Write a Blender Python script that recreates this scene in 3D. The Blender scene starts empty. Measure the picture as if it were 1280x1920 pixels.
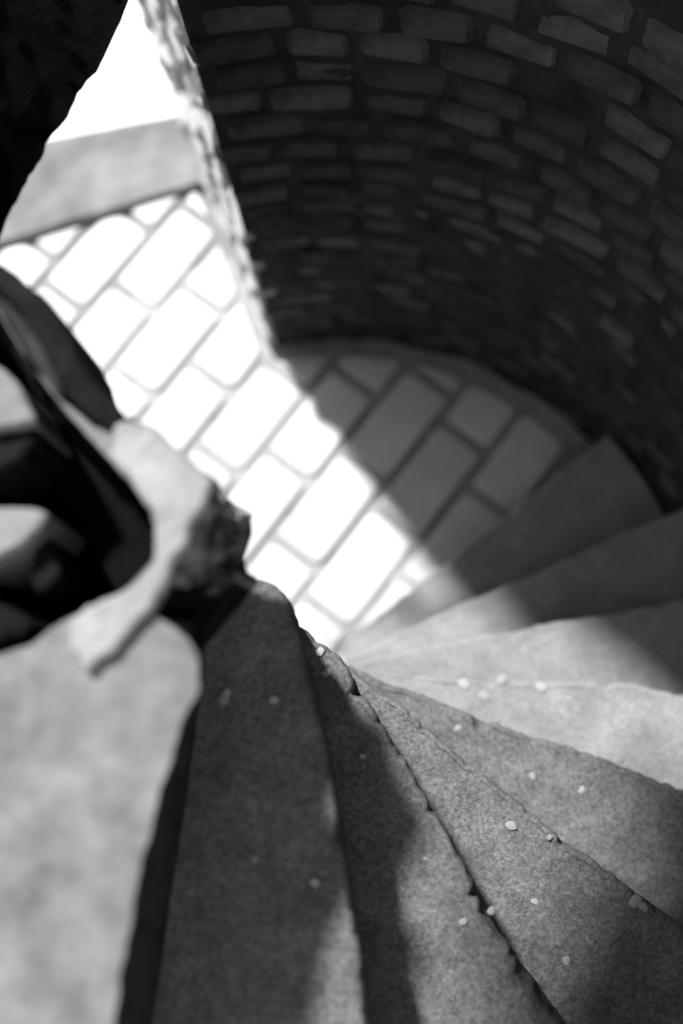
import bpy, bmesh, math, random
from mathutils import Vector, Matrix, noise, geometry

random.seed(7)
C = bpy.context.scene.collection
SC = bpy.context.scene
PI = math.pi

# ------------------------------------------------------------------ camera
FPX = 2000.0                       # focal length for the 1280x1920 frame
RISE = 0.19                        # one step
LAND = 1.82                    # landing height above the brick floor
CAMZ = 14.7 * RISE                 # eye height above the brick floor
nad = Vector(((745 - 640) / FPX, -(1413 - 960) / FPX, -1.0)).normalized()
Zc = -nad
Xc = Vector((1, 0, 0)); Xc = (Xc - Zc * Xc.dot(Zc)).normalized()
Yc = Zc.cross(Xc)
R3 = Matrix((Xc, Yc, Zc))          # camera -> world
CAM = Vector((0.15832, -0.2304, CAMZ))
cd = bpy.data.cameras.new('camera'); cam = bpy.data.objects.new('camera', cd); C.objects.link(cam)
cd.sensor_fit = 'VERTICAL'; cd.sensor_height = 36.0; cd.sensor_width = 24.0
cd.lens = FPX / 1920 * 36.0
cd.clip_start = 0.02
M4 = R3.to_4x4(); M4.translation = CAM
cam.matrix_world = M4
cd.dof.use_dof = True
cd.dof.focus_distance = 1.53
cd.dof.aperture_fstop = 1.15
SC.camera = cam

def at(px, py, z):
    """the point of the photograph's line of sight that lies at height z"""
    v = R3 @ Vector(((px - 640) / FPX, -(py - 960) / FPX, -1.0))
    t = (z - CAMZ) / v.z
    return Vector((CAM.x + v.x * t, CAM.y + v.y * t, z))

# ------------------------------------------------------------------ light
SUN_AZ, SUN_EL = math.radians(122.0), math.radians(51.5)
w = bpy.data.worlds.new('overcast'); SC.world = w; w.use_nodes = True
bg = w.node_tree.nodes['Background']
bg.inputs[0].default_value = (1, 1, 1, 1); bg.inputs[1].default_value = 1.25
sd = bpy.data.lights.new('sun', 'SUN'); sun = bpy.data.objects.new('sun', sd); C.objects.link(sun)
sd.energy = 8.7; sd.angle = math.radians(4.2)
sdir = Vector((math.cos(SUN_AZ) * math.cos(SUN_EL), math.sin(SUN_AZ) * math.cos(SUN_EL), math.sin(SUN_EL)))
sun.rotation_euler = sdir.to_track_quat('Z', 'Y').to_euler()
sun.location = sdir * 6
vs = SC.view_settings
vs.view_transform = 'Standard'; vs.look = 'None'; vs.exposure = 0.0; vs.gamma = 1.0; vs.use_curve_mapping = False
SC.cycles.max_bounces = 6
SC.cycles.diffuse_bounces = 4

# ------------------------------------------------------------------ materials (black and white place)
def stone_mat(name, lo, hi, scale=9.0, bump=0.35, bscale=70.0, rough=0.9, pits=0.0, fine=260.0, specks=0.0, var=0.2, grain=0.0):
    m = bpy.data.materials.new(name); m.use_nodes = True
    nt = m.node_tree; N = nt.nodes; L = nt.links
    b = N['Principled BSDF']; b.inputs['Roughness'].default_value = rough
    b.inputs['Specular IOR Level'].default_value = 0.12
    tc = N.new('ShaderNodeTexCoord')
    n1 = N.new('ShaderNodeTexNoise'); n1.inputs['Scale'].default_value = scale; n1.inputs['Detail'].default_value = 8; n1.inputs['Roughness'].default_value = 0.65
    L.new(tc.outputs['Object'], n1.inputs['Vector'])
    cr = N.new('ShaderNodeValToRGB')
    cr.color_ramp.elements[0].position = 0.33; cr.color_ramp.elements[0].color = (lo, lo, lo, 1)
    cr.color_ramp.elements[1].position = 0.67; cr.color_ramp.elements[1].color = (hi, hi, hi, 1)
    L.new(n1.outputs['Fac'], cr.inputs['Fac'])
    oi = N.new('ShaderNodeObjectInfo')
    mr = N.new('ShaderNodeMapRange'); mr.inputs[3].default_value = 1 - var; mr.inputs[4].default_value = 1 + var
    L.new(oi.outputs['Random'], mr.inputs[0])
    mx = N.new('ShaderNodeMix'); mx.data_type = 'RGBA'; mx.blend_type = 'MULTIPLY'; mx.inputs[0].default_value = 1.0
    L.new(cr.outputs['Color'], mx.inputs[6])
    cmb = N.new('ShaderNodeCombineColor')
    for i in range(3): L.new(mr.outputs[0], cmb.inputs[i])
    L.new(cmb.outputs[0], mx.inputs[7])
    last = mx.outputs[2]
    if specks > 0:
        n4 = N.new('ShaderNodeTexNoise'); n4.inputs['Scale'].default_value = 95; n4.inputs['Detail'].default_value = 2
        L.new(tc.outputs['Object'], n4.inputs['Vector'])
        r4 = N.new('ShaderNodeValToRGB'); r4.color_ramp.elements[0].position = 0.66; r4.color_ramp.elements[1].position = 0.74
        L.new(n4.outputs['Fac'], r4.inputs['Fac'])
        ms = N.new('ShaderNodeMath'); ms.operation = 'MULTIPLY'; ms.inputs[1].default_value = specks
        L.new(r4.outputs['Color'], ms.inputs[0])
        m2 = N.new('ShaderNodeMix'); m2.data_type = 'RGBA'; m2.inputs[7].default_value = (hi * 1.7, hi * 1.7, hi * 1.7, 1)
        L.new(ms.outputs[0], m2.inputs[0]); L.new(last, m2.inputs[6]); last = m2.outputs[2]
    if grain > 0:
        n5 = N.new('ShaderNodeTexNoise'); n5.inputs['Scale'].default_value = 150; n5.inputs['Detail'].default_value = 7; n5.inputs['Roughness'].default_value = 0.8
        L.new(tc.outputs['Object'], n5.inputs['Vector'])
        r6 = N.new('ShaderNodeMapRange'); r6.inputs[1].default_value = 0.35; r6.inputs[2].default_value = 0.65; r6.inputs[3].default_value = 1 - grain; r6.inputs[4].default_value = 1 + grain
        L.new(n5.outputs['Fac'], r6.inputs[0])
        c6 = N.new('ShaderNodeCombineColor')
        for i in range(3): L.new(r6.outputs[0], c6.inputs[i])
        m6 = N.new('ShaderNodeMix'); m6.data_type = 'RGBA'; m6.blend_type = 'MULTIPLY'; m6.inputs[0].default_value = 1.0
        L.new(last, m6.inputs[6]); L.new(c6.outputs[0], m6.inputs[7]); last = m6.outputs[2]
    L.new(last, b.inputs['Base Color'])
    n2 = N.new('ShaderNodeTexNoise'); n2.inputs['Scale'].default_value = bscale; n2.inputs['Detail'].default_value = 6; n2.inputs['Roughness'].default_value = 0.82
    L.new(tc.outputs['Object'], n2.inputs['Vector'])
    n3 = N.new('ShaderNodeTexNoise'); n3.inputs['Scale'].default_value = fine; n3.inputs['Detail'].default_value = 3
    L.new(tc.outputs['Object'], n3.inputs['Vector'])
    ad = N.new('ShaderNodeMath'); ad.operation = 'ADD'
    m3 = N.new('ShaderNodeMath'); m3.operation = 'MULTIPLY'; m3.inputs[1].default_value = 0.5
    L.new(n3.outputs['Fac'], m3.inputs[0]); L.new(n2.outputs['Fac'], ad.inputs[0]); L.new(m3.outputs[0], ad.inputs[1])
    h = ad.outputs[0]
    if pits > 0:
        v = N.new('ShaderNodeTexVoronoi'); v.inputs['Scale'].default_value = 120
        L.new(tc.outputs['Object'], v.inputs['Vector'])
        r5 = N.new('ShaderNodeMapRange'); r5.inputs[1].default_value = 0.05; r5.inputs[2].default_value = 0.35; r5.inputs[3].default_value = -pits; r5.inputs[4].default_value = 0
        L.new(v.outputs['Distance'], r5.inputs[0])
        a2 = N.new('ShaderNodeMath'); a2.operation = 'ADD'; L.new(h, a2.inputs[0]); L.new(r5.outputs[0], a2.inputs[1]); h = a2.outputs[0]
    bp = N.new('ShaderNodeBump'); bp.inputs['Strength'].default_value = bump; bp.inputs['Distance'].default_value = 0.006
    L.new(h, bp.inputs['Height']); L.new(bp.outputs['Normal'], b.inputs['Normal'])
    return m

M = {
    'step': stone_mat('worn_step_stone_light_dimmed', 0.19, 0.31, 22, 1.0, 240, pits=0.25, fine=700, specks=0.5, var=0.04, grain=0.55),  # upper treads toned darker to stand for light falling off with height
    'lowstep': stone_mat('low_step_stone_lit_tone', 0.25, 0.36, 14, 0.7, 160, fine=400, specks=0.3, var=0.05, grain=0.3),  # paler copy of the tread stone for the brightly lit lower steps
    'riser': stone_mat('shade_toned_riser_stone', 0.02, 0.05, 14, 0.6, 90),  # dark tone stands for the shade on the landing's riser
    'landing': stone_mat('pale_landing_stone', 0.11, 0.24, 20, 0.5, 60, specks=0.15),
    'rim': stone_mat('pale_newel_stone', 0.19, 0.28, 10, 0.5, 60),
    'broken': stone_mat('grey_broken_stone', 0.005, 0.55, 30, 1.0, 60),
    'dark': stone_mat('shade_black_stone', 0.003, 0.012, 16, 0.5, 60),  # near-black tone stands for shade on the broken edge and in the pit
    'pit_shade': stone_mat('pit_shade_black', 0.001, 0.003, 20, 0.6, 60),  # pit's shade put into a near-black colour
    'paver': stone_mat('limewashed_paving_brick', 0.55, 0.68, 7, 0.25, 40, var=0.1),
    'mortar': stone_mat('grey_bedding_mortar', 0.24, 0.34, 20, 0.5, 80),
    'wallbrick': stone_mat('dark_wall_brick', 0.045, 0.115, 14, 0.9, 50, var=0.45),
    'wallmortar': stone_mat('dark_wall_mortar', 0.018, 0.05, 12, 0.8, 50),
    'jamb': stone_mat('pale_jamb_brick', 0.28, 0.5, 24, 0.7, 60),
    'sill': stone_mat('stained_sill_stone', 0.10, 0.22, 5, 0.25, 40),
    'ground': stone_mat('pale_outside_ground', 0.7, 0.85, 2, 0.1, 20),
    'arch': stone_mat('shade_black_arch_brick', 0.001, 0.004, 14, 0.6, 60),  # near-black colour stands for the unlit inner face
    'pebble': stone_mat('pale_pebble', 0.28, 0.42, 40, 0.4, 120),
}

# ------------------------------------------------------------------ helpers
def mesh_obj(name, verts, faces, mat, parent=None, smooth=False):
    me = bpy.data.meshes.new(name)
    me.from_pydata([tuple(v) for v in verts], [], faces); me.update()
    if smooth: me.polygons.foreach_set('use_smooth', [True] * len(me.polygons))
    me.materials.append(mat)
    o = bpy.data.objects.new(name, me); C.objects.link(o)
    if parent: o.parent = parent
    return o
def link(name, me, parent, mw):
    o = bpy.data.objects.new(name, me); C.objects.link(o)
    o.parent = parent; o.matrix_local = mw
    return o
def thing(name, label, cat, loc, group=None):
    o = bpy.data.objects.new(name, None); C.objects.link(o)
    o.location = loc; o.empty_display_size = 0.05
    o['label'] = label; o['category'] = cat
    if group: o['group'] = group
    return o
def nz(p, s, seed=0.0):
    return noise.noise(Vector((p[0] * s + seed, p[1] * s - seed, p[2] * s + 0.37 * seed)))
def fbm(p, s, seed=0.0):
    return nz(p, s, seed) + 0.5 * nz(p, s * 2.1, seed + 3) + 0.25 * nz(p, s * 4.3, seed + 9)
def inside(p, poly):
    r = False; n = len(poly); j = n - 1
    for i in range(n):
        a, b = poly[i], poly[j]
        if (a[1] > p[1]) != (b[1] > p[1]) and p[0] < (b[0] - a[0]) * (p[1] - a[1]) / (b[1] - a[1]) + a[0]: r = not r
        j = i
    return r
def dense(pts, step, amp=0.0, seed=0.0, closed=True):
    out = []; n = len(pts)
    for i in range(n if closed else n - 1):
        a = Vector(pts[i][:2]); b = Vector(pts[(i + 1) % n][:2]); k = max(1, int((b - a).length / step))
        for q in range(k):
            p = a.lerp(b, q / k)
            nn = Vector((-(b - a).y, (b - a).x)).normalized() if (b - a).length > 1e-9 else Vector((0, 0))
            out.append(p + nn * amp * fbm((p.x, p.y, 0), 45, seed))
    if not closed: out.append(Vector(pts[-1][:2]))
    return out
def resample(pts, n):
    pts = [Vector(p[:2]) for p in pts]
    ls = [0.0]
    for a, b in zip(pts, pts[1:]): ls.append(ls[-1] + (b - a).length)
    out = []
    for i in range(n):
        d = ls[-1] * i / (n - 1); k = 0
        while k < len(pts) - 2 and ls[k + 1] < d: k += 1
        t = (d - ls[k]) / max(1e-9, ls[k + 1] - ls[k]); out.append(pts[k].lerp(pts[k + 1], t))
    return out
def clip_half(poly, p0, nrm):
    out = []
    for i in range(len(poly)):
        a = poly[i]; b = poly[(i + 1) % len(poly)]
        da = (a - p0).dot(nrm); db = (b - p0).dot(nrm)
        if da >= 0: out.append(a)
        if (da >= 0) != (db >= 0): out.append(a.lerp(b, da / (da - db)))
    return out
def area(poly):
    return abs(sum(a.x * b.y - b.x * a.y for a, b in zip(poly, poly[1:] + poly[:1]))) / 2
def rough_box(seed, sx, sy, sz, j=0.06, bev=0.09, seg=1):
    """unit brick, centred; edges rounded, corners uneven"""
    rnd = random.Random(seed); bm = bmesh.new()
    bmesh.ops.create_cube(bm, size=1.0)
    for v in bm.verts:
        v.co = Vector((v.co.x * sx * (1 + rnd.uniform(-j, j)), v.co.y * sy, v.co.z * sz * (1 + rnd.uniform(-j, j))))
    bmesh.ops.bevel(bm, geom=bm.edges[:] + bm.verts[:], offset=min(sx, sy, sz) * bev * 2, segments=seg, affect='EDGES', profile=0.6)
    for v in bm.verts:
        v.co += Vector((rnd.uniform(-1, 1), rnd.uniform(-1, 1), rnd.uniform(-1, 1))) * min(sx, sy, sz) * 0.035
    me = bpy.data.meshes.new('brick'); bm.to_mesh(me); bm.free()
    return me

RW = 0.90          # inner radius of the stair tower
TH = 0.20
def cyl(a, r, z):
    a = math.radians(a); return Vector((r * math.cos(a), r * math.sin(a), z))

# ================================================================== SETTING
# ground outside and floor bed
SILL_OUT = 1.76
def poly_obj(name, pts, z0, z1, mat, parent=None):
    n = len(pts); v = [(p[0], p[1], z1) for p in pts] + [(p[0], p[1], z0) for p in pts]
    f = [tuple(range(n)), tuple(range(2 * n - 1, n - 1, -1))] + [(i, i + n, (i + 1) % n + n, (i + 1) % n) for i in range(n)]
    return mesh_obj(name, v, f, mat, parent)
circ = [Vector((1.2 * math.cos(a * PI / 32), 1.2 * math.sin(a * PI / 32))) for a in range(64)]
floor = poly_obj('floor', circ, -0.25, -0.012, M['mortar']); floor['kind'] = 'structure'
# passage bed through the thick wall
J0 = Vector((-0.195, 0.879)); J1 = Vector((-0.475, 1.624))          # foot of the ragged right jamb, inside and out
pas = [Vector((-0.10, 0.80)), Vector((-0.41, 1.55)), Vector((-1.25, 1.25)), Vector((-0.75, 0.55))]
bed = poly_obj('bedding', pas, -0.25, -0.0125, M['mortar'], floor)
g = poly_obj('ground', [(-9, 1.2), (6, 1.2), (6, 9), (-9, 9)], -0.4, -0.10, M['ground']); g['kind'] = 'structure'
apron = poly_obj('forecourt', [(-0.40, 1.60), (0.6, 2.3), (0.6, 5.0), (-5.0, 5.0), (-5.0, 0.9), (-1.55, 0.9)], -0.30, -0.02, M['ground'], g)

# paving bricks, each one its own piece, long side 52.5 degrees off the image's right
UA = math.radians(52.3)
U = Vector((math.cos(UA), math.sin(UA))); V = Vector((math.sin(UA), -math.cos(UA)))
vl = [-1.342 + 0.1658 * (k - 1) for k in range(-1, 16)]              # joints between rows
ends = {1: (130, 563), 2: (248, 556), 3: (256, 720), 4: (385, 702), 5: (440, 888), 6: (560, 890), 7: (577, 1058), 8: (893, 834), 9: (934, 952)}
BL = 0.305
rc = random.Random(3)
sill_in_a = at(0, 462, 0).xy; sill_in_b = at(355, 350, 0).xy
sdn = Vector(((sill_in_b - sill_in_a).y, -(sill_in_b - sill_in_a).x)).normalized()
if sdn.dot(Vector((0, 0)) - sill_in_a) < 0: sdn = -sdn
jn = Vector((-(J1 - J0).y, (J1 - J0).x)).normalized()               # towards the opening
if jn.dot(Vector((-0.6, 1.0)) - J0) < 0: jn = -jn
LJ0 = Vector(cyl(136, 0.9, 0).xy); LJ1 = Vector(cyl(139, 1.7, 0).xy)
ln = Vector(((LJ1 - LJ0).y, -(LJ1 - LJ0).x)).normalized()
if ln.dot(J0 - LJ0) < 0: ln = -ln
ccut = [Vector((math.cos(a * PI / 24), math.sin(a * PI / 24))) for a in range(48)]
def paver(poly, z):
    c = sum(poly, Vector((0, 0))) / len(poly)
    pr = []
    n = len(poly)
    for i in range(n):                                              # cut the corners
        a, b, d = poly[i - 1], poly[i], poly[(i + 1) % n]
        q = 0.016
        e1 = (a - b); e2 = (d - b)
        pr += [b + e1.normalized() * min(q, e1.length * .3), b + (e1.normalized() + e2.normalized()) * q * .28, b + e2.normalized() * min(q, e2.length * .3)]
    m = len(pr); v = []
    for ins, zz in ((0.0, -0.04), (0.0, -0.010), (0.006, -0.002), (0.016, 0.0)):
        for p in pr:
            dd = (c - p); L = dd.length
            pp = p + dd / L * min(ins, L * .4)
            jt = 0.003 * nz((pp.x, pp.y, 0), 60)
            v.append((pp.x + jt - c.x, pp.y - jt - c.y, zz + z))
    f = []
    for r in range(3):
        for i in range(m): f.append((r * m + i, r * m + (i + 1) % m, (r + 1) * m + (i + 1) % m, (r + 1) * m + i))
    f.append(tuple(range(3 * m, 4 * m)))
    o = mesh_obj('brick', v, f, M['paver'], floor); o.location = (c.x, c.y, 0)
JT = 0.0125
for k in range(-1, 15):
    v0, v1 = vl[k + 1] + JT, vl[k + 2] - JT
    u0 = at(*ends[k], 0).xy.dot(U) if k in ends else rc.uniform(0, BL)
    for i in range(-7, 8):
        a = u0 + i * BL + JT; b = u0 + (i + 1) * BL - JT
        po = [U * a + V * v0, U * b + V * v0, U * b + V * v1, U * a + V * v1]
        c = (po[0] + po[2]) / 2; an = math.degrees(math.atan2(c.y, c.x)) % 360
        if c.x < -1.35 or c.y < -0.25 and c.length > 1.1: continue
        passage = c.length > 0.72 and 96 < an < 140
        if passage:
            po = clip_half(po, J0 + jn * 0.02, jn) if c.length > 0.8 else po
            if len(po) > 2: po = clip_half(po, sill_in_a + sdn * 0.012, sdn)
            if len(po) > 2: po = clip_half(po, LJ0, ln)
        else:
            if c.length > 1.05: continue
            for q in ccut:
                if len(po) > 2: po = clip_half(po, q * (RW - 0.05), -q)
            if c.length > 0.8 and len(po) > 2 and 85 < an < 104: pass
        if len(po) < 3 or area(po) < 0.0025: continue
        # tidy near-duplicate corners
        q2 = [p for j, p in enumerate(po) if (p - po[j - 1]).length > 0.012]
        if len(q2) < 3: continue
        paver(q2, rc.uniform(-0.003, 0.003))

# door sill slab
so_a = at(60, 262, 0).xy; so_b = at(312, 203, 0).xy; so_c = at(345, 218, 0).xy
sp = [sill_in_a + (sill_in_a - sill_in_b) * 0.35, sill_in_b + Vector((0.06, 0.0)), so_c, so_b, so_a, so_a + (so_a - so_b) * 0.9]
sill = thing('door_sill', 'stained grey stone sill slab across the bright doorway', 'sill', (-0.7, 1.5, 0))
def slab_grid(name, quad, z, th, mat, parent, n=26, amp=0.003):
    a, b, c, d = quad; vs_, fs = [], []
    off = parent.location
    for i in range(n + 1):
        for j in range(n + 1):
            u, t = i / n, j / n
            p = a.lerp(b, u).lerp(d.lerp(c, u), t)
            e = min(u, 1 - u, t, 1 - t)
            zz = z + amp * fbm((p.x, p.y, 0), 12) - (0.006 if e == 0 else 0)
            vs_.append((p.x - off.x, p.y - off.y, zz - off.z))
    for i in range(n):
        for j in range(n): fs.append((i * (n + 1) + j, (i + 1) * (n + 1) + j, (i + 1) * (n + 1) + j + 1, i * (n + 1) + j + 1))
    rim = [i * (n + 1) for i in range(n + 1)] + [n * (n + 1) + j for j in range(1, n + 1)] + [i * (n + 1) + n for i in range(n - 1, -1, -1)] + [j for j in range(n - 1, 0, -1)]
    base = len(vs_)
    for r in rim: vs_.append((vs_[r][0], vs_[r][1], z - th - off.z))
    m = len(rim)
    for i in range(m): fs.append((rim[i], base + i, base + (i + 1) % m, rim[(i + 1) % m]))
    return mesh_obj(name, vs_, fs, mat, parent)
left_in = sill_in_a + (sill_in_a - sill_in_b) * 0.5; left_out = so_a + (so_a - so_b) * 1.0
slab_grid('slab', (left_in, sill_in_b + Vector((0.05, 0.005)), so_c, left_out), 0.02, 0.07, M['sill'], sill, 40)

# right wall: dark curved brickwork, every brick in view its own piece
CH = 0.076
def shell(name, a0, a1, z0, z1, r0, r1, mat, na=40, nz_=24, open_=None, amp=0.0, smear=0.0):
    v, f = [], []; keep = {}
    for i in range(na + 1):
        for j in range(nz_ + 1):
            a = a0 + (a1 - a0) * i / na; z = z0 + (z1 - z0) * j / nz_
            rr = r0 + amp * fbm((a * 0.02, z, 0), 9) - smear * max(0.0, min(1.0, (1.05 - z) / 0.5)) * max(0.0, 0.45 + fbm((a * 0.016, z, 3), 7))
            v.append(cyl(a, rr, z))
    B = len(v)
    for i in range(na + 1):
        for j in range(nz_ + 1):
            v.append(cyl(a0 + (a1 - a0) * i / na, r1, z0 + (z1 - z0) * j / nz_))
    idx = lambda i, j: i * (nz_ + 1) + j
    solid = lambda i, j: 0 <= i < na and 0 <= j < nz_ and not (open_ and open_(a0 + (a1 - a0) * (i + .5) / na, z0 + (z1 - z0) * (j + .5) / nz_))
    for i in range(na):
        for j in range(nz_):
            if not solid(i, j): continue
            q = (idx(i, j), idx(i + 1, j), idx(i + 1, j + 1), idx(i, j + 1))
            f.append(q); f.append(tuple(B + x for x in reversed(q)))
            for (di, dj, e) in ((-1, 0, (q[0], q[3])), (1, 0, (q[1], q[2])), (0, -1, (q[0], q[1])), (0, 1, (q[3], q[2]))):
                if not solid(i + di, j + dj): f.append((e[0], e[1], B + e[1], B + e[0]))
    used = sorted({x for q in f for x in q}); mp = {x: k for k, x in enumerate(used)}
    return mesh_obj(name, [v[x] for x in used], [tuple(mp[x] for x in q) for q in f], mat)
wr = shell('wall_right', 15, 100.5, -0.2, 3.2, RW + 0.012, RW + 0.24, M['wallmortar'], 90, 130, amp=0.007, smear=0.016, open_=lambda a, z: z > 1.42 and a > 100.5 - (z - 1.38) * 18); wr['kind'] = 'structure'
wb = shell('wall_front', -112, 15, -0.2, 3.2, RW + 0.005, RW + 0.24, M['wallmortar'], 60, 40, amp=0.004, open_=lambda a, z: -110 < a < -46 and z > 1.66); wb['kind'] = 'structure'  # unseen opening in it added to bring sky light onto the upper steps
wv = [rough_box(50 + i, (0.118, 0.128, 0.122, 0.105, 0.15, 0.12, 0.112, 0.16)[i], 0.06, 0.065, 0.06, 0.10) for i in range(8)]
for me in wv: me.materials.append(M['wallbrick'])
rb = random.Random(21)
for c in range(int(1.75 / CH)):
    a = 101.3 + rb.uniform(-0.8, 0.4) - (c % 2) * 1.0
    while a > 17:
        me = rb.choice(wv); L = me.vertices and max(v.co.x for v in me.vertices) * 2
        wdeg = math.degrees((L + 0.009) / RW)
        am = a - wdeg / 2
        if am < 16: break
        r = RW + 0.0335 + rb.uniform(-0.005, 0.004)
        z = c * CH + CH / 2 + 0.006 * math.sin(am * 0.07 + c) + rb.uniform(-0.004, 0.004)
        if rb.random() > 0.035 and not (z > 1.40 and am > 97.5 - (z - 1.38) * 18):
            mw = Matrix.Translation(cyl(am, r, z)) @ Matrix.Rotation(math.radians(am - 90 + rb.uniform(-2.5, 2.5)), 4, 'Z') @ Matrix.Rotation(math.radians(rb.uniform(-2.5, 2.5)), 4, 'Y')
            if rb.random() < .5: mw = mw @ Matrix.Rotation(PI, 4, 'Z')
            link('brick', me, wr, mw)
        a -= wdeg

# ragged right jamb of the doorway: brick ends broken back through the thickness of the wall
def lean(z, u=0.0):
    q = max(0.0, z - 0.25)
    return (0.085 * q + 0.28 * max(0.0, z - 1.38)) * (1 - u) - 0.03 * q * u
jv, jf = [], []
nu, nzz = 30, 70
JD = (J1 - J0)
JO = Vector((JD.y, -JD.x)).normalized()                              # away from the opening (to the right)
if JO.dot(jn) > 0: JO = -JO
for j in range(nzz + 1):
    z = -0.05 + 1.95 * j / nzz
    for i in range(nu + 1):
        u = i / nu
        p = J0 + JD * u + JO * (0.030 + 0.006 * fbm((u * 0.75, z, 0), 14) + lean(z, u))
        jv.append((p.x, p.y, z))
for j in range(nzz):
    for i in range(nu): jf.append((j * (nu + 1) + i, j * (nu + 1) + i + 1, (j + 1) * (nu + 1) + i + 1, (j + 1) * (nu + 1) + i))
Bq = len(jv)
for z in (-0.05, 1.9):
    for p in (J0 + JO * 0.03 + JD * 0.06, J1 + JO * 0.03, J1 + JO * 0.9 - JD * 0.2, J0 + JO * 0.35 + JD * 0.1): jv.append((p.x, p.y, z))
jf += [(Bq, Bq + 3, Bq + 2, Bq + 1), (Bq + 4, Bq + 5, Bq + 6, Bq + 7), (Bq + 1, Bq + 2, Bq + 6, Bq + 5), (Bq + 2, Bq + 3, Bq + 7, Bq + 6)]
jamb = mesh_obj('wall_doorway', jv, jf, M['jamb']); jamb['kind'] = 'structure'
jm = [rough_box(90 + i, (0.115, 0.10, 0.13, 0.09, 0.12, 0.07)[i], 0.07, 0.058, 0.10, 0.10) for i in range(6)]
for me in jm: me.materials.append(M['jamb'])
rj = random.Random(5)
ja = math.atan2(JD.y, JD.x)
for c in range(24):
    u = -0.005 + (c % 2) * 0.02; z = c * 0.074 + 0.035
    while u < JD.length - 0.02:
        me = rj.choice(jm); L = max(v.co.x for v in me.vertices) * 2
        p = J0 + JD.normalized() * (u + L / 2) + JO * (0.040 + rj.uniform(-0.010, 0.008) + 0.006 * math.sin(z * 9) + lean(z, u / JD.length))
        mw = Matrix.Translation((p.x, p.y, z + rj.uniform(-.004, .004))) @ Matrix.Rotation(ja + rj.uniform(-.12, .12), 4, 'Z') @ Matrix.Rotation(rj.uniform(-.12, .12), 4, 'X') @ Matrix.Rotation(rj.uniform(-.08, .08), 4, 'Y')
        if rj.random() > 0.07: link('brick', me, jamb, mw)
        u += L + 0.008

# left wall with the doorway and an unseen breach above it, shaped to pass the sun; the arch remnant between the two
def haunch(a):
    pts = [(98, 1.66), (101.5, 1.52), (105.4, 1.43), (110.2, 1.32), (117.4, 1.21), (127.6, 1.06), (134, 0.92), (137, 0.75)]
    if a <= pts[0][0]: return pts[0][1]
    for (x0, y0), (x1, y1) in zip(pts, pts[1:]):
        if a <= x1: return y0 + (y1 - y0) * (a - x0) / (x1 - x0)
    return pts[-1][1]
def left_open(a, z):
    if a < 104 and z > 2.75: return False
    if a > 129 and 1.3 < z < 2.2: return False
    if a < 137: return z > -0.1                                       # doorway and the breach above it
    low = 2.15 + 0.004 * (a - 137) + 0.03 * math.sin(a * 1.3)
    if a < 165: return z > low                                        # unseen gap beside the doorway, added for sun on the landing
    return 188 < a < 246 and 2.0 < z < 2.86                           # unseen opening added for sky light on landing and second step
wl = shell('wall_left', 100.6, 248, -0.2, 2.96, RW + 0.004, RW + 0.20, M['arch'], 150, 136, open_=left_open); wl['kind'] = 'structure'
# arch bricks along the lower edge of that remnant
# what is left of the arch: a thin raking strip that climbs outwards from its inner edge
def arch_pt(a, d, lift=0.0):
    rk = math.radians(51); d -= 0.03
    return cyl(a, RW + 0.02 + d * math.cos(rk) - lift * math.sin(rk), haunch(a) + d * math.sin(rk) + lift * math.cos(rk))
def dmax(a): return 0.10 + 0.32 * max(0.0, min(1.0, (a - 103) / 13))
av, af = [], []; na_, nd_ = 60, 12
for i in range(na_ + 1):
    a = 100.8 + (142 - 100.8) * i / na_
    for j in range(nd_ + 1):
        d = dmax(a) * j / nd_
        p = arch_pt(a, d - (0.008 * fbm((a * .03, 0, 0), 12) if j == 0 else 0), 0.006 * fbm((a * 0.02, d, 0), 18))
        av.append(p)
bq = len(av)
for i in range(na_ + 1):
    a = 100.8 + (142 - 100.8) * i / na_
    for j in range(nd_ + 1): av.append(arch_pt(a, dmax(a) * j / nd_ - (0.008 * fbm((a * .03, 0, 0), 12) if j == 0 else 0), -0.035))
w_ = nd_ + 1
for i in range(na_):
    for j in range(nd_):
        q = (i * w_ + j, i * w_ + j + 1, (i + 1) * w_ + j + 1, (i + 1) * w_ + j)
        af.append(q); af.append(tuple(bq + x for x in reversed(q)))
    for j in (0, nd_): af.append((i * w_ + j, (i + 1) * w_ + j, bq + (i + 1) * w_ + j, bq + i * w_ + j))
for i in (0, na_):
    for j in range(nd_): af.append((i * w_ + j, i * w_ + j + 1, bq + i * w_ + j + 1, bq + i * w_ + j))
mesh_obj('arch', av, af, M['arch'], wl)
cs, co = Vector((0.530, -0.848)), Vector((0.848, 0.530))             # along and across the sun's path
cpoly = [cs * a + co * b for a, b in ((1.15, 0.0), (1.15, 0.55), (0.6, 1.0), (-0.3, 1.2), (-0.75, 0.85), (-1.05, 0.42), (-0.96, 0.24), (-0.85, 0.09), (-0.79, 0.0), (-0.72, -0.07), (-0.40, -0.08), (-0.34, -0.46), (-0.95, -0.46), (-0.95, -0.75), (0.3, -1.2), (0.95, -0.75))]
cpoly = clip_half(cpoly, Vector((0, -0.28)), Vector((0, 1)))
ce = poly_obj('sun_grading_roof', cpoly, 2.96, 3.02, M['wallmortar']); ce['kind'] = 'structure'  # added unseen roof, rim and gaps shaped to grade sun on the treads
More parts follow.
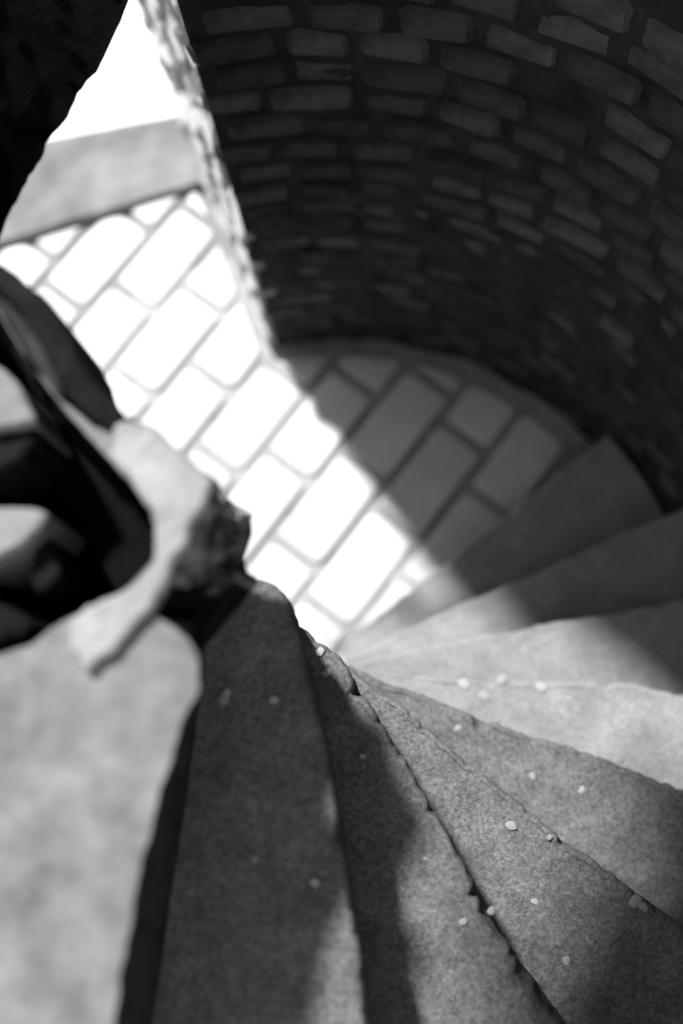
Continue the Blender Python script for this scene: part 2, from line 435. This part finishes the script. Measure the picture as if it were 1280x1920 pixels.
# ================================================================== STEPS
def zt(k): return (10 - k) * RISE
NOSE = {
    2: [(548, 1150), (566, 1220), (588, 1310), (610, 1400), (650, 1650), (690, 1900)],
    3: [(588, 1200), (615, 1212), (640, 1236), (664, 1272), (700, 1328), (728, 1378), (760, 1425), (790, 1482), (830, 1550), (868, 1612), (905, 1690), (950, 1765), (1050, 1900)],
    4: [(668, 1262), (700, 1290), (750, 1322), (800, 1368), (860, 1418), (905, 1448), (960, 1492), (1020, 1540), (1080, 1592), (1150, 1640), (1260, 1718)],
    5: [(668, 1254), (740, 1284), (820, 1312), (900, 1342), (1000, 1380), (1080, 1402), (1160, 1432), (1280, 1482)],
    6: [(668, 1248), (760, 1260), (860, 1270), (1000, 1275), (1100, 1274), (1190, 1280), (1280, 1302)],
    7: [(672, 1238), (760, 1219), (850, 1200), (960, 1182), (1060, 1160), (1120, 1153)],
    8: [(672, 1224), (760, 1180), (860, 1131), (970, 1088)],
    9: [(664, 1188), (760, 1112), (860, 1034)],
}
def lift(k, p):
    """the third tread climbs towards the newel, almost level with the second there"""
    return 0.0 * max(0.0, 1 - Vector(p[:2]).length / 0.50) if k == 3 else 0.0
def nose_line(k):
    p = [at(x, y, zt(k) + lift(k, at(x, y, zt(k)).xy)).xy for x, y in NOSE[k]]
    d = (p[-1] - p[-3 if len(p) > 3 else 0]).normalized()
    # carry on to the tower wall
    q = p[-1]; b = q.dot(d); s = -b + math.sqrt(b * b - q.length_squared + (RW - 0.014) ** 2)
    p.append(q + d * s)
    return p
L1 = [at(x, y, LAND).xy for x, y in ((385, 1215), (372, 1290), (344, 1350), (300, 1480), (260, 1650), (215, 1900))]
d1 = (L1[-1] - L1[-3]).normalized(); q = L1[-1]; b_ = q.dot(d1); L1.append(q + d1 * (-b_ + math.sqrt(b_ * b_ - q.length_squared + (RW - .014) ** 2)))
BASE1 = [at(x, y, zt(2)).xy for x, y in ((384, 1222), (376, 1300), (350, 1500), (318, 1700), (290, 1900))]
d2 = (BASE1[-1] - BASE1[-2]).normalized(); q = BASE1[-1]; b_ = q.dot(d2); BASE1.append(q + d2 * (-b_ + math.sqrt(b_ * b_ - q.length_squared + (RW - .014) ** 2)))
LINES = {k: nose_line(k) for k in NOSE}; LINES[1] = L1

LAB = {
    2: 'grey stone step with rounded tip, beside the broken landing, in shade',
    3: 'rough stone step below the shaded one, dark shadow along its left side',
    4: 'pitted stone step with a chipped, crumbling front edge and white chip',
    5: 'grainy grey stone step between the chipped-edged step and the level-edged one',
    6: 'smooth stone step whose edge runs level across to the dark wall',
    7: 'pale stone step, highest of the three crossed by the jagged shadow line',
    8: 'pale stone step, middle of the three crossed by the jagged shadow line',
    9: 'pale stone step, lowest one, rising from the brick paving',
}
def build_step(k):
    front, back = LINES[k], LINES[k - 1]
    z = zt(k); hi = k in (2, 3, 4, 5)
    ns, nw = (170, 44) if k in (3, 4) else (120, 34) if hi else (70, 20)
    root = thing('stone_step', LAB[k], 'step', (0, 0, z - RISE), 'worn stone steps of the spiral stair')
    F = resample(front, ns)
    # back line: the edge of the step above, carried 4 cm further under it
    Bk = resample(back, ns); nb = []
    mi = ns // 2; tm = Bk[mi + 1] - Bk[mi - 1]
    sgn = -1 if Vector((tm.y, -tm.x)).dot(F[mi] - Bk[mi]) > 0 else 1
    for i, p in enumerate(Bk):
        t = (Bk[min(i + 1, ns - 1)] - Bk[max(i - 1, 0)]).normalized()
        nrm = Vector((t.y, -t.x))
        if sgn < 0: nrm = -nrm
        nb.append(p + nrm * min(0.045, 0.012 + 0.4 * p.length))
    Bk = nb
    if k == 2:
        lead = [at(x, y, z).xy for x, y in ((436, 1128), (400, 1170), (352, 1238), (318, 1330))] + [Bk[36]]
        for i, q in enumerate(resample(lead, 37)): Bk[i] = q
    # rounded tip columns
    cols = []
    M0 = (F[0] + Bk[0]) / 2; td = -((F[ns // 2] + Bk[ns // 2]) / 2).normalized()
    wid = (F[0] - Bk[0]).length / 2; tipr = min(0.045, max(0.02, wid))
    if k == 2: tipr = 0.034
    for q in range(5, 0, -1):
        ph = q / 5 * PI / 2 * 0.97
        cols.append((M0 + (F[0] - M0) * math.cos(ph) + td * tipr * math.sin(ph), M0 + (Bk[0] - M0) * math.cos(ph) + td * tipr * math.sin(ph)))
    cols += list(zip(F, Bk))
    nc = len(cols); vs_, fs = [], []
    # profile across the step: front lower lip, rounded arris, tread
    prof = [(-0.0, -0.055), (0.0, -0.035), (0.0, -0.018), (0.0015, -0.009), (0.005, -0.003), (0.010, -0.0006)]
    sd_ = k * 11.3
    rows = len(prof) + nw
    for ci, (fp, bp) in enumerate(cols):
        wv_ = bp - fp; wl_ = max(1e-4, wv_.length); wd = wv_ / wl_
        t = cols[min(ci + 1, nc - 1)][0] - cols[max(ci - 1, 0)][0]
        t = t.normalized() if t.length > 1e-8 else Vector((1, 0))
        nrm = Vector((-t.y, t.x))
        if nrm.dot(wd) < 0: nrm = -nrm
        # worn, chipped arris
        e = 0.0045 * fbm((fp.x, fp.y, 0), 16, sd_) + 0.0022 * fbm((fp.x, fp.y, 0), 60, sd_)
        ch = max(0.0, nz((fp.x, fp.y, 0), 26, sd_ + 5) - 0.20) * (0.045 if k in (3, 4, 5) else 0.012) + max(0.0, nz((fp.x, fp.y, 0), 80, sd_ + 8) - 0.15) * (0.012 if k in (3, 4, 5) else 0.004)
        sc = min(1.0, max(0.12, (wl_ - 0.015) / 0.05))
        for (du, dz) in prof:
            off = (du + (e + ch) * (1.0 if dz > -0.03 else 0.4)) * sc
            off = min(off, wl_ * .4)
            p = fp + nrm * off
            zz = z + lift(k, p) + dz - ch * 0.6 * (1 if dz > -0.03 else 0)
            p3 = (p.x, p.y, zz)
            jx = 0.0014 * nz(p3, 130, sd_)
            vs_.append((p.x + nrm.x * jx, p.y + nrm.y * jx, zz - (z - RISE)))
        base = fp + nrm * min((0.010 + e + ch) * sc, wl_ * .45)
        for j in range(1, nw + 1):
            u = j / nw; u = u ** 1.25
            p = base.lerp(bp, u)
            p = p * (1 + ((base.length * (1 - u) + bp.length * u) / max(.01, p.length) - 1) * (ci / (nc - 1)) ** 5)
            dist = (p - fp).length
            dz = 0.0030 * fbm((p.x, p.y, 0), 9, sd_) + 0.0011 * fbm((p.x, p.y, 0), 55, sd_)
            if k in (3, 4, 5): dz += 0.0012 * fbm((p.x, p.y, 0), 190, sd_) * (1 + 1.5 * math.exp(-dist / 0.04))
            wear = -0.004 * math.exp(-dist / 0.03)
            if ch > 0: wear -= ch * 0.7 * math.exp(-dist / 0.012)
            vs_.append((p.x, p.y, z + lift(k, p) + dz + wear - (z - RISE)))
    for c in range(nc - 1):
        for r in range(rows - 1):
            fs.append((c * rows + r, (c + 1) * rows + r, (c + 1) * rows + r + 1, c * rows + r + 1))
    # underside and closed back
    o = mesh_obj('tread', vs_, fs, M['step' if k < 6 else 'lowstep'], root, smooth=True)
    # riser below the tread
    rv, rf = [], []
    nr = 6
    lines = resample([c[0] for c in cols], 60); bl = resample([c[1] for c in cols], 60)
    for i in range(60):
        wd = (bl[i] - lines[i]); wd = wd.normalized() if wd.length > 1e-5 else Vector((0, 0))
        for j in range(nr + 1):
            zz = z - 0.045 - (RISE - 0.056 - lift(k + 1, lines[i])) * j / nr
            zz += lift(k, lines[i]) * (1 - j / nr)
            p = lines[i] + wd * (0.006 + 0.004 * fbm((lines[i].x, lines[i].y, zz), 30, sd_))
            rv.append((p.x, p.y, zz - (z - RISE)))
        p = bl[i]; rv.append((p.x, p.y, 0.011 + lift(k + 1, p))); rv.append((p.x, p.y, z - 0.004 - (z - RISE)))
    rr = nr + 3
    for i in range(59):
        for j in range(rr - 1): rf.append((i * rr + j, i * rr + j + 1, (i + 1) * rr + j + 1, (i + 1) * rr + j))
    rf.append(tuple(range(rr))); 
    mesh_obj('riser', rv, rf, M['step'], root, smooth=False)
    return root
STEP = {k: build_step(k) for k in range(2, 10)}

# pebbles and chips bedded in the treads
def pebble_mesh(seed):
    bm = bmesh.new(); bmesh.ops.create_icosphere(bm, subdivisions=2, radius=1.0)
    for v in bm.verts: v.co *= 1 + 0.28 * noise.noise(v.co * 1.4 + Vector((seed * 3.1, 0, 0)))
    me = bpy.data.meshes.new('pebble'); bm.to_mesh(me); bm.free(); me.materials.append(M['pebble'])
    me.polygons.foreach_set('use_smooth', [True] * len(me.polygons)); return me
PM = [pebble_mesh(i) for i in range(5)]
rp = random.Random(12)
for (k, x, y, s) in [(4, 958, 1548, .0075), (4, 1190, 1690, .009), (4, 1205, 1700, .007), (4, 1002, 1690, .005), (4, 1010, 1835, .004), (4, 1062, 1800, .006), (4, 1030, 1570, .004),
                     (3, 680, 1418, .004), (3, 600, 1222, .006), (3, 612, 1262, .006), (3, 868, 1728, .005), (3, 920, 1708, .005), (2, 514, 1312, .005), (2, 425, 1300, .005), (2, 420, 1310, .007),
                     (2, 590, 1655, .005), (2, 478, 1612, .004), (2, 395, 1700, .005), (5, 1088, 1480, .007), (5, 1160, 1425, .008), (5, 998, 1455, .006), (5, 858, 1365, .006), (6, 908, 1305, .010), (6, 870, 1282, .010), (6, 940, 1275, .009), (6, 1015, 1288, .010),
                     (7, 968, 1203, .009), (7, 985, 1220, .009), (8, 1042, 1175, .012)]:
    p = at(x, y, zt(k)); p = at(x, y, zt(k) + lift(k, p)); mw = Matrix.Translation((p.x, p.y, RISE + lift(k, p))) @ Matrix.Rotation(rp.uniform(0, 6), 4, 'Z') @ Matrix.Diagonal((s * 1.2, s * 0.9, s * 0.2, 1))
    link('pebble', rp.choice(PM), STEP[k], mw)

# ================================================================== BROKEN LANDING
land = thing('landing', 'broken pale stone landing with a pit blackened for shade and a ragged edge', 'landing', (-0.3, -0.2, LAND - 0.17))
LO = Vector((-0.3, -0.2, LAND - 0.17))
def P(pts, z): return [at(x, y, z).xy for x, y in pts]
ZB = LAND - 0.16
edge_top = [(0, 585), (62, 690), (120, 752), (180, 800), (235, 782), (285, 800), (340, 848), (398, 902), (384, 945), (360, 975), (352, 1010), (330, 1052), (300, 1110), (276, 1150), (300, 1160), (330, 1180), (352, 1202), (372, 1226)]
edge_bot = [(0, 660), (80, 770), (150, 850), (230, 900), (300, 900), (330, 910), (380, 930), (425, 932), (470, 968), (472, 1000), (457, 1046), (462, 1070), (484, 1086), (455, 1128), (430, 1156), (405, 1186), (390, 1204), (380, 1222)]
Tt = P(edge_top, LAND); Bb = P(edge_bot, ZB)
rim_pts = [(215, 800), (235, 784), (285, 800), (340, 848), (398, 902), (384, 945), (360, 975), (352, 1010), (330, 1052), (300, 1110), (276, 1148), (240, 1190), (205, 1225), (162, 1256), (128, 1222), (132, 1160), (200, 1124), (242, 1102), (288, 1050), (296, 1000), (284, 962), (246, 905), (205, 850)]
pit = [(-205, 690), (-150, 560), (-90, 530), (-40, 556), (0, 592), (60, 690), (118, 765), (200, 855), (246, 905), (284, 962), (296, 1000), (288, 1050), (242, 1102), (200, 1124), (132, 1160), (96, 1178), (60, 1208), (0, 1228), (-70, 1222), (-130, 1190), (-160, 1100), (-215, 1010), (-190, 900), (-235, 800)]
pitP = dense(P(pit, LAND), 0.006, 0.0012, 2.0)
outer = Tt + L1[1:]
# carry round the tower wall to the left
outer = [p for p in outer]
a_end = math.degrees(math.atan2(outer[-1].y, outer[-1].x)) % 360
for i in range(1, 17):
    aa = a_end + (136 - a_end) * i / 16
    outer.append(Vector(cyl(aa, RW - 0.014, 0).xy))
n_e = len(Tt)
outD = dense(outer, 0.008, 0.0030, 4.0)
# top surface
pts = outD + pitP
ed = [(i, (i + 1) % len(outD)) for i in range(len(outD))] + [(len(outD) + i, len(outD) + (i + 1) % len(pitP)) for i in range(len(pitP))]
rr_ = random.Random(4); xs = [p.x for p in outD]; ys = [p.y for p in outD]
stepg = 0.016; x = min(xs)
while x < max(xs):
    y = min(ys)
    while y < max(ys):
        q = Vector((x + rr_.uniform(-.004, .004), y + rr_.uniform(-.004, .004)))
        if inside(q, outD) and not inside(q, pitP) and min((q - o_).length for o_ in pitP[::2]) > 0.006: pts.append(q)
        y += stepg
    x += stepg
cv, ce_, cf, _, _, _ = geometry.delaunay_2d_cdt(pts, ed, [], 0, 1e-6)
tv = []
for p in cv:
    zz = LAND + 0.0035 * fbm((p.x, p.y, 0), 8, 1.7) + 0.0012 * fbm((p.x, p.y, 0), 45, 2.2)
    tv.append((p.x - LO.x, p.y - LO.y, zz - LO.z))
tf = []
for f_ in cf:
    c_ = sum((cv[i] for i in f_), Vector((0, 0))) / len(f_)
    if inside(c_, outD) and not inside(c_, pitP): tf.append(tuple(f_))
mesh_obj('slab', tv, tf, M['landing'], land, smooth=True)
# pit added for the black shade on the landing: walls and bottom
def wall_between(name, top, zt_, bot, zb_, mat, rows, amp, seed, closed=False, smooth=False, n=None, sc=28):
    n = n or max(len(top), len(bot)); a = resample(top, n); b = resample(bot, n); v = []
    for i in range(n):
        for j in range(rows + 1):
            t = j / rows; p = a[i].lerp(b[i], t); z = zt_ + (zb_ - zt_) * t
            k = amp * (1 if 0 < j < rows else 0.25)
            dx = k * fbm((p.x, p.y, z), sc, seed); dy = k * fbm((p.x, p.y, z), sc, seed + 7); dz = k * 0.7 * fbm((p.x, p.y, z), sc, seed + 13)
            v.append((p.x + dx - LO.x, p.y + dy - LO.y, z + (dz if 0 < j < rows else 0) - LO.z))
    f = []
    for i in range(n - 1):
        for j in range(rows): f.append((i * (rows + 1) + j, i * (rows + 1) + j + 1, (i + 1) * (rows + 1) + j + 1, (i + 1) * (rows + 1) + j))
    return v, f, mesh_obj(name, v, f, mat, land, smooth)
cl = pitP + [pitP[0]]
pc = sum(pitP, Vector((0, 0))) / len(pitP)
# undercut pit wall, its shade put into the near-black colour
wall_between('pit_wall', cl, LAND, [p + (p - pc) * 0.02 for p in cl], LAND - 0.15, M['pit_shade'], 4, 0.002, 3.0)
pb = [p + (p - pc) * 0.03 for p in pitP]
mesh_obj('pit_bottom', [(p.x - LO.x, p.y - LO.y, 0.022) for p in pb], [tuple(range(len(pb)))], M['pit_shade'], land)
# broken outer face, steep, with shade put into its dark colours
T2 = dense(Tt, 0.007, 0.0015, 4.0, closed=False); B2 = dense(Bb, 0.007, 0.003, 6.0, closed=False)
def seg_faces(i0, i1, mat, nm, amp, seed):
    a = [at(*edge_top[i], LAND).xy for i in range(i0, i1 + 1)]; b = [at(*edge_bot[i], ZB).xy for i in range(i0, i1 + 1)]
    wall_between(nm, dense(a, .006, .0015, 4, False), LAND, dense(b, .006, .004, 6, False), ZB, mat, 10, amp, seed, n=60, sc=40)
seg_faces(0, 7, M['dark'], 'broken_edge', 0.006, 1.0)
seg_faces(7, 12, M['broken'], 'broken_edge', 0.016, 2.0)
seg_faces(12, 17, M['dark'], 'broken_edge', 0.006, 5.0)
# underside
us = [at(*p, ZB).xy for p in edge_bot] + BASE1[1:] + [Vector(o_) for o_ in outer[-17:]]
mesh_obj('underside', [(p.x - LO.x, p.y - LO.y, ZB - 0.004 - LO.z) for p in us], [tuple(range(len(us)))], M['dark'], land)
# riser down to the next step, darkened to stand for its shade
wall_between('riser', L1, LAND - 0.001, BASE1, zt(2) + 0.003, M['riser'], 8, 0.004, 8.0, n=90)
# raised newel stone, hook shaped
def raised(name, pts, z0, z1, mat, amp=0.002, seed=1.0, grow=0.004, label=None, zref=None):
    pl = dense([at(x, y, zref or z1).xy for x, y in pts], 0.006, amp, seed)
    n = len(pl); c = sum(pl, Vector((0, 0))) / n
    ar = sum(a.x * b.y - b.x * a.y for a, b in zip(pl, pl[1:] + pl[:1]))
    sg = 1 if ar > 0 else -1
    ins = []
    for i in range(n):
        t = (pl[(i + 1) % n] - pl[i - 1]).normalized(); ins.append(pl[i] + Vector((-t.y, t.x)) * sg * grow)
    g_ = [pl, pl, ins]; zz = [z0, z1 - 0.004, z1]
    v = []
    for loop, z in zip(g_, zz):
        for p in loop: v.append((p.x - LO.x, p.y - LO.y, z + 0.002 * fbm((p.x, p.y, z), 30, seed) - LO.z))
    f = []
    for r in range(2):
        for i in range(n): f.append((r * n + i, r * n + (i + 1) % n, (r + 1) * n + (i + 1) % n, (r + 1) * n + i))
    ip = [Vector((p.x, p.y)) for p in ins]
    extra = []
    xs_ = [p.x for p in ip]; ys_ = [p.y for p in ip]; x = min(xs_)
    while x < max(xs_):
        y = min(ys_)
        while y < max(ys_):
            q = Vector((x + rr_.uniform(-.003, .003), y + rr_.uniform(-.003, .003)))
            if inside(q, ip) and min((q - o_).length for o_ in ip) > 0.004: extra.append(q)
            y += .010
        x += .010
    allp = ip + extra
    cv2, _, cf2, ov, _, _ = geometry.delaunay_2d_cdt(allp, [(i, (i + 1) % n) for i in range(n)], [], 0, 1e-7)
    bs = len(v)
    for p in cv2: v.append((p.x - LO.x, p.y - LO.y, z1 + 0.002 * fbm((p.x, p.y, z1), 30, seed) + 0.0025 * fbm((p.x, p.y, 0), 70, seed) * (0 if any((p - o_).length < 1e-5 for o_ in ip) else 1) - LO.z))
    for t in cf2:
        c_ = sum((cv2[i] for i in t), Vector((0, 0))) / len(t)
        if inside(c_, ip): f.append(tuple(bs + i for i in t))
    o = mesh_obj(name, v, f, mat, land, smooth=False)
    if label: o['label'] = label
    return o
raised('newel_stone', rim_pts, LAND - 0.01, LAND + 0.016, M['rim'], 0.0045, 3.0, label='pale hook-shaped raised stone around the pit')
raised('dark_stone', [(-215, 300), (-150, 372), (-70, 440), (-40, 470), (0, 492), (35, 515), (62, 540), (78, 548), (112, 590), (132, 632), (148, 678), (176, 716), (206, 748), (236, 776), (226, 796), (204, 804), (176, 790), (140, 755), (112, 715), (80, 650), (40, 590), (0, 545), (-40, 520), (-130, 440), (-225, 350)], LAND - 0.14, LAND + 0.01, M['dark'], 0.002, 6.0, label='broken stone along the upper edge, blackened for shade')
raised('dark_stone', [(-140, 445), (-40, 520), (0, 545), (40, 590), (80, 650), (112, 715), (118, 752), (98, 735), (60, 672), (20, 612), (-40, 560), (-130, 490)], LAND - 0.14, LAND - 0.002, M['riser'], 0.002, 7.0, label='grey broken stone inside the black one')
raised('rubble', [(-150, 690), (-95, 655), (-40, 668), (0, 688), (30, 715), (62, 775), (64, 790), (0, 805), (-70, 822), (-135, 790)], LAND - 0.13, LAND - 0.004, M['rim'], 0.002, 9.0, label='pale stone added as a lit patch in the pit')  # this stone and the next stand in for sunlit patches
raised('rubble', [(-140, 985), (-90, 945), (0, 952), (60, 952), (86, 962), (78, 985), (50, 1015), (20, 1035), (-50, 1062), (-115, 1050)], LAND - 0.13, LAND + 0.0, M['rim'], 0.002, 10.0, label='white stone added as a second lit patch in the pit')
raised('rubble', [(-120, 850), (-60, 815), (0, 806), (60, 790), (70, 820), (40, 860), (0, 880), (-70, 892)], LAND - 0.13, LAND - 0.02, M['dark'], 0.004, 11.0)
raised('rubble', [(60, 1010), (85, 1000), (112, 1080), (100, 1095), (75, 1110), (62, 1100), (55, 1040)], LAND - 0.13, LAND - 0.03, M['dark'], 0.004, 12.0)
raised('rubble', [(-95, 1160), (-50, 1128), (0, 1135), (45, 1150), (60, 1170), (40, 1195), (0, 1205), (-60, 1202)], LAND - 0.13, LAND - 0.01, M['dark'], 0.004, 13.0)
